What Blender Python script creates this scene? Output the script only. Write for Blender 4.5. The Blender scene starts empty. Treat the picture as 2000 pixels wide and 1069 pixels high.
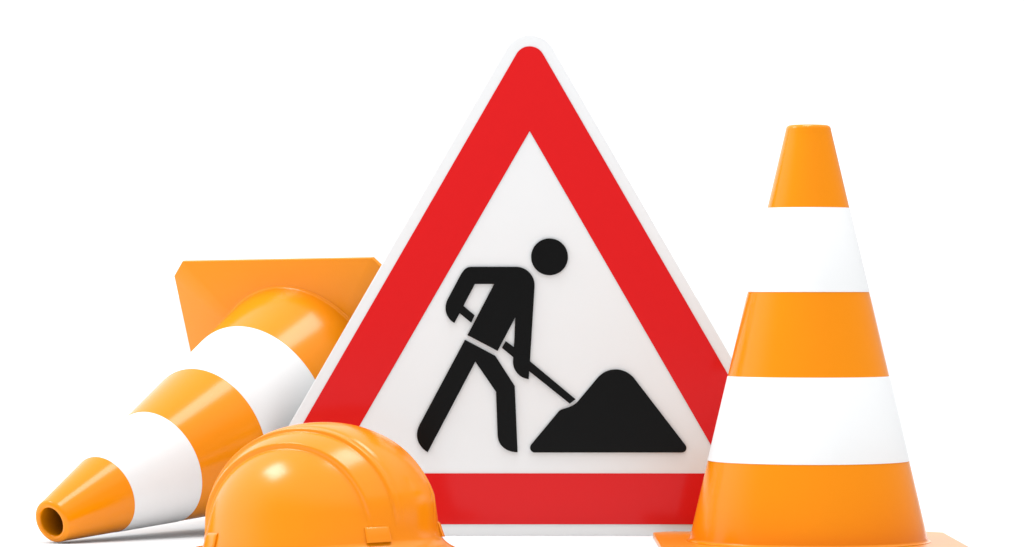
import bpy, bmesh, math
from math import sin, cos, tan, pi, radians, sqrt, atan, atan2
from mathutils import Vector, Matrix

S = 0.0006            # metres per photo pixel (2000 px wide) at the reference depth
F = 7500.0            # focal length in photo pixels
HZ = 565.0            # row of the horizon
D0 = F * S            # camera distance to the reference depth
HC = 501.5 * S          # camera height

sc = bpy.context.scene
col = sc.collection

# ---------------------------------------------------------------- camera
cam = bpy.data.cameras.new('camera')
cam.sensor_width = 36.0
cam.lens = 36.0 * F / 2000.0
cam.shift_y = (HZ - 534.5) / 2000.0
cam.clip_start = 0.1
cam.clip_end = 400
co = bpy.data.objects.new('camera', cam)
co.location = (0, -D0, HC)
co.rotation_euler = (radians(90), 0, 0)
col.objects.link(co)
sc.camera = co

# ---------------------------------------------------------------- studio light
world = bpy.data.worlds.new('World')
sc.world = world
world.use_nodes = True
bg = world.node_tree.nodes['Background']
# white studio all round and overhead, the dim room behind the camera low down
nt = world.node_tree
tcw = nt.nodes.new('ShaderNodeTexCoord')
sx = nt.nodes.new('ShaderNodeSeparateXYZ')
nt.links.new(tcw.outputs['Generated'], sx.inputs[0])
def mapr(sock, a, b, lo, hi):
    n = nt.nodes.new('ShaderNodeMapRange')
    n.interpolation_type = 'SMOOTHSTEP'
    n.inputs['From Min'].default_value = a
    n.inputs['From Max'].default_value = b
    n.inputs['To Min'].default_value = lo
    n.inputs['To Max'].default_value = hi
    nt.links.new(sock, n.inputs['Value'])
    return n.outputs['Result']
def mth(op, a, b):
    n = nt.nodes.new('ShaderNodeMath'); n.operation = op
    nt.links.new(a, n.inputs[0]); nt.links.new(b, n.inputs[1])
    return n.outputs[0]
def mixc(fac, a, b):
    n = nt.nodes.new('ShaderNodeMix'); n.data_type = 'RGBA'
    for k, v in ((6, a), (7, b)):
        if isinstance(v, float):
            n.inputs[k].default_value = (v, v, v, 1)
        else:
            nt.links.new(v, n.inputs[k])
    nt.links.new(fac, n.inputs[0])
    return n.outputs[2]
behind = mapr(sx.outputs['Y'], -0.50, 0.10, 1, 0)
right = mapr(sx.outputs['X'], 0.22, 0.45, 0, 1)
side = mth('MAXIMUM', behind, right)
low = mapr(sx.outputs['Z'], 0.45, 0.75, 1, 0)
dim = mth('MULTIPLY', side, low)
high = mapr(sx.outputs['Z'], 0.35, 0.8, 0, 1)
nt.links.new(mixc(dim, mixc(high, 1.18, 1.14), 0.42), bg.inputs['Color'])
tint = nt.nodes.new('ShaderNodeMix'); tint.data_type = 'RGBA'; tint.blend_type = 'MULTIPLY'
tint.inputs[0].default_value = 1
tint.inputs[7].default_value = (0.985, 1.0, 1.015, 1)
nt.links.new(bg.inputs['Color'].links[0].from_socket, tint.inputs[6])
nt.links.new(tint.outputs[2], bg.inputs['Color'])
bg.inputs['Strength'].default_value = 1.0

def area_lamp(name, direction, dist, sx, sy, power, colour=(1, 1, 1), target=(0, 0.05, 0.2), spread=180):
    l = bpy.data.lights.new(name, 'AREA')
    l.shape = 'RECTANGLE'
    l.size, l.size_y = sx, sy
    l.energy = power
    l.color = colour
    l.spread = radians(spread)
    o = bpy.data.objects.new(name, l)
    d = Vector(direction).normalized()
    o.location = Vector(target) + d * dist
    o.rotation_euler = (-d).to_track_quat('-Z', 'Y').to_euler()
    col.objects.link(o)
    return o

area_lamp('overhead_softbox_lamp', (0.05, -0.03, 0.98), 3.0, 1.5, 0.95, 40)
area_lamp('left_softbox_lamp', (-0.72, 0.02, 0.72), 3.0, 0.95, 0.60, 26)

sc.view_settings.view_transform = 'Standard'
sc.view_settings.look = 'None'
sc.view_settings.exposure = 0.19
sc.view_settings.gamma = 1
sc.view_settings.use_curve_mapping = False
sc.cycles.max_bounces = 10
sc.cycles.diffuse_bounces = 1
sc.cycles.glossy_bounces = 5

# ---------------------------------------------------------------- materials
def plastic(name, rgb, rough=0.3, spec=0.5, coat=0.0, bump=0.0, scale=60.0, var=0.03, sss=0.0):
    m = bpy.data.materials.new(name)
    m.use_nodes = True
    nt = m.node_tree
    b = nt.nodes['Principled BSDF']
    b.inputs['Roughness'].default_value = rough
    b.inputs['Specular IOR Level'].default_value = spec
    b.inputs['Coat Weight'].default_value = coat
    b.inputs['Coat Roughness'].default_value = 0.06
    tc = nt.nodes.new('ShaderNodeTexCoord')
    nz = nt.nodes.new('ShaderNodeTexNoise')
    nz.inputs['Scale'].default_value = scale * 0.25
    nz.inputs['Detail'].default_value = 4
    nt.links.new(tc.outputs['Object'], nz.inputs['Vector'])
    mx = nt.nodes.new('ShaderNodeMix')
    mx.data_type = 'RGBA'
    mx.inputs[6].default_value = (*[c * (1 - var) for c in rgb], 1)
    mx.inputs[7].default_value = (*[min(1, c * (1 + var)) for c in rgb], 1)
    nt.links.new(nz.outputs['Fac'], mx.inputs[0])
    nt.links.new(mx.outputs[2], b.inputs['Base Color'])
    if sss:
        b.inputs['Subsurface Weight'].default_value = sss
        b.inputs['Subsurface Radius'].default_value = (1.0, 0.35, 0.05)
        b.inputs['Subsurface Scale'].default_value = 0.004
    if bump:
        n2 = nt.nodes.new('ShaderNodeTexNoise')
        n2.inputs['Scale'].default_value = scale
        n2.inputs['Detail'].default_value = 2
        nt.links.new(tc.outputs['Object'], n2.inputs['Vector'])
        bp = nt.nodes.new('ShaderNodeBump')
        bp.inputs['Strength'].default_value = bump
        bp.inputs['Distance'].default_value = 0.001
        nt.links.new(n2.outputs['Fac'], bp.inputs['Height'])
        nt.links.new(bp.outputs['Normal'], b.inputs['Normal'])
        nt.links.new(bp.outputs['Normal'], b.inputs['Coat Normal'])
    return m

M_ORANGE = plastic('cone_orange_plastic', (0.91, 0.272, 0.001), 0.19, 0.27, 0.0, 0.10, 14)
M_PLATE = plastic('cone_plate_plastic', (0.85, 0.262, 0.001), 0.28, 0.25, 0.0, 0.06, 30)
M_HELMET = plastic('helmet_orange_plastic', (0.92, 0.270, 0.001), 0.21, 0.36, 0.0, 0.05, 18)
M_BAND = plastic('white_reflective_band', (0.86, 0.86, 0.86), 0.42, 0.3, 0, 0.03, 300, 0.005)
M_WHITE = plastic('sign_white_sheet', (0.875, 0.892, 0.90), 0.10, 0.30, 0, 0.02, 6, 0.006)
M_RED = plastic('sign_red_sheet', (0.75, 0.012, 0.014), 0.10, 0.16, 0, 0.02, 6, 0.01)
M_BLACK = plastic('sign_black_film', (0.005, 0.005, 0.005), 0.25, 0.10, 0, 0, 20, 0.02)
M_DARK = plastic('helmet_dark_lining', (0.02, 0.02, 0.02), 0.7, 0.2)
M_FLOOR = plastic('white_studio_floor', (0.95, 0.96, 0.965), 0.6, 0.1, 0, 0, 4, 0.004)

# ---------------------------------------------------------------- helpers
def link(name, bm, mat, parent=None, smooth=True, angle=35):
    bmesh.ops.recalc_face_normals(bm, faces=bm.faces)
    me = bpy.data.meshes.new(name)
    bm.to_mesh(me)
    bm.free()
    me.materials.append(mat)
    if smooth:
        for p in me.polygons:
            p.use_smooth = True
        me.set_sharp_from_angle(angle=radians(angle))
    o = bpy.data.objects.new(name, me)
    col.objects.link(o)
    if parent:
        o.parent = parent
    return o

def empty(name, loc, label, cat, group=None):
    o = bpy.data.objects.new(name, None)
    o.empty_display_size = 0.05
    o.location = loc
    o['label'] = label
    o['category'] = cat
    if group:
        o['group'] = group
    col.objects.link(o)
    return o

def lathe(bm, prof, n=192):
    """closed profile of (r, z) turned round Z"""
    rings = []
    for r, z in prof:
        rings.append([bm.verts.new((r * cos(2 * pi * k / n), r * sin(2 * pi * k / n), z)) for k in range(n)])
    m = len(prof)
    for i in range(m):
        a, b = rings[i], rings[(i + 1) % m]
        for k in range(n):
            bm.faces.new((a[k], a[(k + 1) % n], b[(k + 1) % n], b[k]))

def arc(cx, cz, r, a0, a1, n):
    return [(cx + r * cos(radians(a0 + (a1 - a0) * i / n)), cz + r * sin(radians(a0 + (a1 - a0) * i / n))) for i in range(n + 1)]

# ---------------------------------------------------------------- floor
bm = bmesh.new()
for v in ((-150, -12), (150, -12), (150, 150), (-150, 150)):
    bm.verts.new((v[0], v[1], 0))
bm.faces.new(bm.verts)
fl = link('floor', bm, M_FLOOR, smooth=False)
fl['kind'] = 'structure'

# ---------------------------------------------------------------- traffic cone
W = 588 * S           # side of the square foot
CUT = 32 * S          # its cut corners
TH = 10 * S            # its thickness
CH = 812 * S          # height of the cone above the foot
SL = 0.2354           # slope of the cone wall
RT = 42 * S           # top radius
def cone_r(z):
    return RT + (CH - z) * SL

def make_cone(name, label, group):
    root = empty(name, (0, 0, 0), label, 'traffic cone', group)
    # hollow turned body: outer wall, rounded lip, inner wall
    z0 = TH
    def R(z):            # z above foot top
        return cone_r(z)
    prof = []
    # little foot collar with fillet
    prof += [(R(0) + 5.2 * S, z0 + 0.2 * S), (R(0) + 5.2 * S, z0 + 0.7 * S)]
    for i in range(0, 7):
        a = radians(90 * i / 6)
        prof.append((R(8 * S) + 6 * S * (1 - sin(a)), z0 + 0.9 * S + 7 * S * (1 - cos(a))))
    for i in range(1, 30):
        z = 8 * S + (CH - 9 * S - 8 * S) * i / 29
        prof.append((R(z), z0 + z))
    rr = 9 * S
    rtop = R(CH - rr)
    prof += [(rtop - rr + rr * cos(radians(t)), z0 + CH - rr + rr * sin(radians(t))) for t in (12, 25, 38, 51, 64, 77, 90)]
    wall = 15 * S
    rin = rtop - wall
    prof += [(rin + 6 * S - 6 * S * sin(radians(t)), z0 + CH - 6 * S + 6 * S * cos(radians(t))) for t in (0, 22, 45, 67, 90)]
    for i in range(1, 12):
        z = (CH - 10 * S) * (1 - i / 11)
        prof.append((max(rin, R(z) - wall * 1.0), z0 + z - 0.0))
    prof[-1] = (R(0) - wall, z0 + 0.2 * S)
    bm = bmesh.new()
    lathe(bm, prof)
    link('cone_body', bm, M_ORANGE, root, angle=50)
    # the foot: square plate with cut corners, round hole under the cone, bevelled edges
    h = W / 2
    pts8 = [(-h + CUT, -h), (h - CUT, -h), (h, -h + CUT), (h, h - CUT), (h - CUT, h), (-h + CUT, h), (-h, h - CUT), (-h, -h + CUT)]
    bm = bmesh.new()
    n = 96
    def outer(ang, inset):
        # ray against the octagon
        d = Vector((cos(ang), sin(ang)))
        best = 1e9
        for i in range(8):
            a = Vector(pts8[i]); b = Vector(pts8[(i + 1) % 8])
            e = b - a
            nrm = Vector((e.y, -e.x)).normalized()
            den = nrm.dot(d)
            if den > 1e-6:
                best = min(best, (nrm.dot(a) - inset) / den)
        return d * best
    angs = sorted(set([round(2 * pi * k / n, 6) for k in range(n)] + [round(atan2(p[1], p[0]) % (2 * pi), 6) for p in pts8]))
    levels = [(0.0, 1.6 * S), (0.8 * S, 0.4 * S), (1.8 * S, 0.0), (TH - 2.2 * S, 0.0), (TH - 0.9 * S, 0.5 * S), (TH, 2.2 * S)]
    rings = []
    for z, ins in levels:
        rings.append([bm.verts.new((*outer(a, ins), z)) for a in angs])
    rh = 18 * S
    rings.append([bm.verts.new((rh * cos(a), rh * sin(a), TH - 0.0002)) for a in angs])
    rings.append([bm.verts.new((rh * cos(a), rh * sin(a), 0)) for a in angs])
    m = len(rings)
    for i in range(m):
        a, b = rings[i], rings[(i + 1) % m]
        for k in range(len(angs)):
            k2 = (k + 1) % len(angs)
            bm.faces.new((a[k], a[k2], b[k2], b[k]))
    link('base_plate', bm, M_PLATE, root, angle=28)
    # two wrapped bands
    for za, zb in ((157, 322), (486, 650)):
        za *= S; zb *= S
        t = 0.0004
        pr = [(R(za) + 0.00005, z0 + za), (R(za) + t, z0 + za + 0.0003), (R(zb) + t, z0 + zb - 0.0003), (R(zb) + 0.00005, z0 + zb), (R(zb) - 0.002, z0 + zb - 0.001), (R(za) - 0.002, z0 + za + 0.001)]
        bm = bmesh.new()
        lathe(bm, pr)
        link('reflective_band', bm, M_BAND, root, angle=50)
    return root

G = 'orange and white traffic cones'
cone = make_cone('traffic_cone', 'orange traffic cone with two white bands standing upright at the right of the sign', G)
cone.location = ((1579 - 1000) * S, 0, 0)

fallen = cone.copy()
col.objects.link(fallen)
fallen['label'] = 'orange and white traffic cone lying on its side, open tip towards the left front'
for ch in list(cone.children):
    c = ch.copy()
    col.objects.link(c)
    c.parent = fallen
az = 0.638
tl = atan((W / 2 - RT) / CH)
a = Vector((-sin(az) * cos(tl), -cos(az) * cos(tl), -sin(tl)))
w = Vector((cos(az), -sin(az), 0))
u = w.cross(a)
if u.z < 0:
    u = -u
roll = 0.010
w2 = w * cos(roll) + u * sin(roll)
u2 = a.cross(w2)
Rm = Matrix((w2, u2, a)).transposed()
zmin = 1e9
for ch in cone.children:
    for v in ch.data.vertices:
        zmin = min(zmin, (Rm @ v.co).z)
org = Vector((-447.0 * S, 687 * S, 0)) - a * TH
fallen.rotation_euler = Rm.to_euler()
fallen.location = (org.x, org.y, -zmin)

# ---------------------------------------------------------------- road sign
YS = 0.1885                                  # plane of the sign's face
SD = (D0 + YS) / F                           # metres per photo pixel in that plane
X0 = 1034.5
def sp(px, py):
    return ((px - X0) * SD, (1046.5 - py) * SD)

sign = empty('road_works_sign', ((X0 - 1000) * SD, YS, 0), 'white triangular road works sign with red border and black digging worker', 'road sign')

def round_tri(cy, r, base_y, hb, nseg=24):
    """apex circle centre row cy, corner radius r, bottom row; equilateral"""
    # the three corner circle centres
    cb = base_y - r
    half = (cb - cy) * tan(radians(30))
    cs = [(X0, cy, 150, 30), (X0 + half, cb, 30, -90), (X0 - half, cb, -90, -210)]
    out = []
    for cx, cyy, a0, a1 in cs:
        for i in range(nseg + 1):
            t = radians(a0 + (a1 - a0) * i / nseg)
            out.append((cx + r * cos(t), cyy - r * sin(t)))
    return out

def slab(name, loops, y0, y1, mat, parent, bevel=0.0004, raw=False):
    """flat shape in the sign's plane, loops of photo points; y0 back, y1 front (front = smaller y)"""
    cu = bpy.data.curves.new(name, 'CURVE')
    cu.dimensions = '2D'
    cu.fill_mode = 'BOTH'
    cu.extrude = abs(y0 - y1) / 2 - bevel
    cu.bevel_depth = bevel
    cu.bevel_resolution = 2
    cu.offset = -bevel
    for lp in loops:
        s = cu.splines.new('POLY')
        s.points.add(len(lp) - 1)
        for p, q in zip(s.points, lp):
            x, z = q if raw else sp(*q)
            p.co = (x, z, 0, 1)
        s.use_cyclic_u = True
    tmp = bpy.data.objects.new(name + '_curve', cu)
    col.objects.link(tmp)
    bpy.context.view_layer.update()
    dg = bpy.context.evaluated_depsgraph_get()
    me = bpy.data.meshes.new_from_object(tmp.evaluated_get(dg))
    bpy.data.objects.remove(tmp)
    bpy.data.curves.remove(cu)
    me.name = name
    mid = (y0 + y1) / 2
    for v in me.vertices:
        x, z, t = v.co
        v.co = (x, mid - t, z)
    me.materials.clear()
    me.materials.append(mat)
    bm = bmesh.new(); bm.from_mesh(me)
    bmesh.ops.remove_doubles(bm, verts=bm.verts, dist=1e-6)
    bmesh.ops.recalc_face_normals(bm, faces=bm.faces)
    bm.to_mesh(me); bm.free()
    for p in me.polygons:
        p.use_smooth = False
    o = bpy.data.objects.new(name, me)
    col.objects.link(o)
    o.parent = parent
    return o

def bez(p0, p1, p2, p3, n=10):
    out = []
    for i in range(1, n + 1):
        t = i / n
        out.append(tuple((1 - t) ** 3 * p0[k] + 3 * (1 - t) ** 2 * t * p1[k] + 3 * (1 - t) * t * t * p2[k] + t ** 3 * p3[k] for k in (0, 1)))
    return out

FR = 0.0                                      # panel front face (local y)
slab('panel', [round_tri(121.0, 52.0, 1046.5, 0)], 0.004, FR, M_WHITE, sign, 0.0006)
outer = round_tri(121.0, 30.0, 1024.4, 0)
iy = 256.5; ih = (925 - 256.5) * tan(radians(30))
inner = [(X0, iy), (X0 - ih, 925), (X0 + ih, 925)]
slab('red_border', [outer, inner], FR - 0.0001, FR - 0.0009, M_RED, sign, 0.0001)

BT = FR - 0.0030
def black(name, loops):
    return slab(name, loops, FR - 0.0001, BT, M_BLACK, sym, 0.00015)

# a parent for the symbol: the torso carries it
def z7(u, v):
    return (800 + u / 2.375, 450 + v / 2.375)
def zc(u, v):
    return (980 + u / 2.748, 680 + v / 2.748)
def z5(u, v):
    return (840 + u / 5.346, 560 + v / 5.346)

sym = sign
# torso with both arms, the shovel shaft stubs and shaft
T = [z7(285, 170), z7(495, 170)]
T += bez(z7(495, 170), z7(545, 171), z7(581, 212), z7(580, 258), 14)
T += [z5(1043, 780)]
T += [(1124.1, 780.1), (1112.8, 788.8)]
T += [z5(1035, 885), z5(1030, 967)]
T += bez(z5(1030, 967), z5(950, 962), z5(866, 890), z5(866, 790), 14)
T += [z5(868, 738), z5(750, 640), z5(790, 570), z5(875, 632), z5(890, 322), z5(705, 673), z5(390, 508)]
T += [z7(392, 250), z7(303, 250), z5(348, 203), z5(466, 300), z5(430, 378), z5(308, 280), z5(254, 381)]
T += bez(z5(254, 381), z5(180, 345), z5(130, 235), z5(185, 130), 14)
T += [z7(238, 205)]
T += bez(z7(238, 205), z7(250, 184), z7(264, 170), z7(285, 170), 10)[:-1]
black('worker_torso', [T])
hd = z7(649, 124); hr = 85.5 / 2.375
black('worker_head', [[(hd[0] + hr * cos(2 * pi * k / 96), hd[1] + hr * sin(2 * pi * k / 96)) for k in range(96)]])
L = [z7(257, 508), z7(398, 583), z7(488, 723), z7(501, 1030)]
L += bez(z7(501, 1030), z7(450, 1030), z7(409, 1000), z7(408, 948), 12)
L += [z7(401, 750), z7(305, 610), z7(84, 1030)]
L += bez(z7(84, 1030), z7(40, 1003), z7(20, 955), z7(45, 905), 12)
black('worker_legs', [L])
Hh = [zc(965, 561), zc(176, 561)]
Hh += bez(zc(176, 561), zc(158, 561), zc(143, 538), zc(158, 518), 10)
Hh += [zc(306, 340)]
Hh += bez(zc(306, 340), zc(322, 320), zc(370, 328), zc(408, 287), 12)
Hh += [zc(510, 165)]
Hh += bez(zc(510, 165), zc(562, 99), zc(655, 98), zc(710, 162), 16)
Hh += [zc(984, 519)]
Hh += bez(zc(984, 519), zc(999, 539), zc(986, 561), zc(965, 561), 10)[:-1]
black('dirt_heap', [Hh])

# ---------------------------------------------------------------- safety helmet
HX, HY = (629.5 - 1000) * S * 0.971, -0.13
PSI = radians(34)
helmet = empty('safety_helmet', (HX, HY, 0), 'glossy orange safety helmet resting on the floor in front of the sign', 'helmet')

def sstep(a, b, x):
    t = max(0.0, min(1.0, (x - a) / (b - a)))
    return t * t * (3 - 2 * t)

PITCH = radians(3.5)
A, B = 0.1390, 0.1160      # half length, half width of the dome
ZR = 0.0045                # level of the rim
ZG = 0.0135                 # where the wall starts to flare
HT = 0.1400                # dome top without crest
NTH, NV = 560, 210

def helmet_pt(th, v, off=0.0):
    """v in 0..1 from the crown to ZG, 1..1.35 flare of the brim"""
    ct, st = cos(th), sin(th)
    if v <= 1.0:
        ph = v * pi / 2
        p = 2.0 / 2.12
        rr = max(0.0, sin(ph)) ** p
        zz = max(0.0, cos(ph)) ** p
        x = A * rr * ct
        y = B * rr * st
        z = ZG + (HT - ZG) * zz
        nrm = Vector((x / A ** 2, y / B ** 2, (z - ZG) / (HT - ZG) ** 2))
        if nrm.length < 1e-9:
            nrm = Vector((0, 0, 1))
        nrm.normalize()
        s = abs(y)
        # slightly fanned crest: shoulder ledge then central ridge
        k1 = 0.0650; k2 = 0.0385
        fade = sstep(ZG + 0.002, ZG + 0.050, z)
        bmp = 0.0056 * (1 - sstep(k1 - 0.0040, k1, s)) + 0.0038 * (1 - sstep(k2 - 0.0022, k2, s))
        # soft groove between ledge and crest
        bmp -= 0.0009 * math.exp(-((s - (k2 - 0.0085)) / 0.0022) ** 2)
        bmp *= fade
        bmp += 0.0050 * max(0.0, 1 - (z - ZG) / 0.034) ** 2
        P = Vector((x, y, z)) + nrm * (bmp + off)
        return P
    t = (v - 1.0) / 0.35
    peak = max(0.0, ct) ** 2.2          # front of the shell is +x
    back = max(0.0, -ct) ** 3
    out = 0.011 + 0.030 * peak + 0.003 * back
    q = t
    g = out * (q ** 1.5)
    # quick fillet at first
    g = out * (1 - sqrt(max(0.0, 1 - q * q))) * 0.35 + out * 0.65 * q ** 1.3
    ln = sqrt((ct / 1) ** 2 + st ** 2)
    g += 0.0050
    x = (A + g) * ct
    y = (B + g) * st
    drop = (ZG - ZR)
    z = ZG - drop * (1 - max(0.0, 1 - q) ** 1.8) - x * tan(PITCH) * q
    P = Vector((x, y, z))
    P += Vector((ct, st, 0)) * off * (1 - t) + Vector((0, 0, 1)) * off * t
    return P

def helmet_shell(off):
    vs = [i / NV for i in range(1, NV + 1)] + [1 + 0.35 * i / 22 for i in range(1, 23)]
    return vs

bm = bmesh.new()
vs = helmet_shell(0)
top = bm.verts.new(helmet_pt(0, 0.0))
prev = None
rings_o = []
for v in vs:
    ring = [bm.verts.new(helmet_pt(2 * pi * k / NTH, v)) for k in range(NTH)]
    if prev is None:
        for k in range(NTH):
            bm.faces.new((top, ring[k], ring[(k + 1) % NTH]))
    else:
        for k in range(NTH):
            bm.faces.new((prev[k], ring[k], ring[(k + 1) % NTH], prev[(k + 1) % NTH]))
    prev = ring
# rolled rim edge down to the floor, then the inner shell
def ring_from(fn):
    return [bm.verts.new(fn(2 * pi * k / NTH)) for k in range(NTH)]
edge_o = [Vector(v_.co) for v_ in prev]
for dx, dz in ((0.0009, -0.0006), (0.0012, -0.0020), (0.0010, -0.0036), (0.0, -0.0045), (-0.0022, -0.0045), (-0.0026, -0.0030)):
    ring = []
    for k in range(NTH):
        th = 2 * pi * k / NTH
        ring.append(bm.verts.new(edge_o[k] + Vector((cos(th) * dx, sin(th) * dx, dz))))
    for k in range(NTH):
        bm.faces.new((prev[k], ring[k], ring[(k + 1) % NTH], prev[(k + 1) % NTH]))
    prev = ring
for v in [1.3, 1.2, 1.1, 1.0] + [1 - i / 30 for i in range(1, 30)]:
    ring = [bm.verts.new(helmet_pt(2 * pi * k / NTH, v, -0.0030)) for k in range(NTH)]
    for k in range(NTH):
        bm.faces.new((prev[k], ring[k], ring[(k + 1) % NTH], prev[(k + 1) % NTH]))
    prev = ring
bot = bm.verts.new(helmet_pt(0, 0.0, -0.0030))
for k in range(NTH):
    bm.faces.new((prev[k], bot, prev[(k + 1) % NTH]))
link('shell', bm, M_HELMET, helmet, angle=60)

# the dome sits a few degrees nose up over a level rim
Rh = Matrix.Rotation(-PSI, 3, 'Z') @ Matrix.Rotation(-PITCH, 3, 'Y')
helmet.rotation_euler = Rh.to_euler()
helmet.location.z = -min((Rh @ v.co).z for v in helmet.children[0].data.vertices)

# accessory slots: raised pockets on the wall above the brim
def pocket(th_mid, half_w, z_top, depth):
    bm = bmesh.new()
    nu = 16
    secs = []
    ztop = z_top
    prof = [(0.0, ztop + 0.0012), (0.45, ztop + 0.0010), (0.85, ztop - 0.0004), (1.0, ztop - 0.0024), (1.0, 0.020), (1.05, 0.013)]
    for i in range(nu + 1):
        f = -1 + 2 * i / nu
        row = []
        for d, z in prof:
            th = th_mid + f * half_w / 0.128
            # radius of the dome at this height
            zz = max(0.0, min(1.0, (z - ZG) / (HT - ZG)))
            rr = (max(0.0, 1 - zz ** 2.12)) ** (1 / 2.12)
            edge = 1 - max(0, (abs(f) - 0.90) / 0.10) ** 2 * 0.30
            g = depth * d * edge - 0.001 + 0.0050 * max(0.0, 1 - (z - ZG) / 0.034) ** 2
            row.append(bm.verts.new(((A * rr + g) * cos(th), (B * rr + g) * sin(th), z)))
        # inner closing points
        for z in (0.013, ztop + 0.0012):
            th = th_mid + f * half_w / 0.128
            zz = max(0.0, min(1.0, (z - ZG) / (HT - ZG)))
            rr = (max(0.0, 1 - zz ** 2.12)) ** (1 / 2.12)
            row.append(bm.verts.new(((A * rr - 0.0025) * cos(th), (B * rr - 0.0025) * sin(th), z)))
        secs.append(row)
    m = len(secs[0])
    for i in range(nu):
        for j in range(m):
            bm.faces.new((secs[i][j], secs[i + 1][j], secs[i + 1][(j + 1) % m], secs[i][(j + 1) % m]))
    bm.faces.new(secs[0])
    bm.faces.new(list(reversed(secs[-1])))
    return link('accessory_slot', bm, M_HELMET, helmet, angle=40)

for deg in (-90 + 26 + 34, -90 - 70 + 34, 90 - 26 - 34, 90 + 70 - 34):
    pocket(radians(deg), 0.0145, 0.0295, 0.0042)
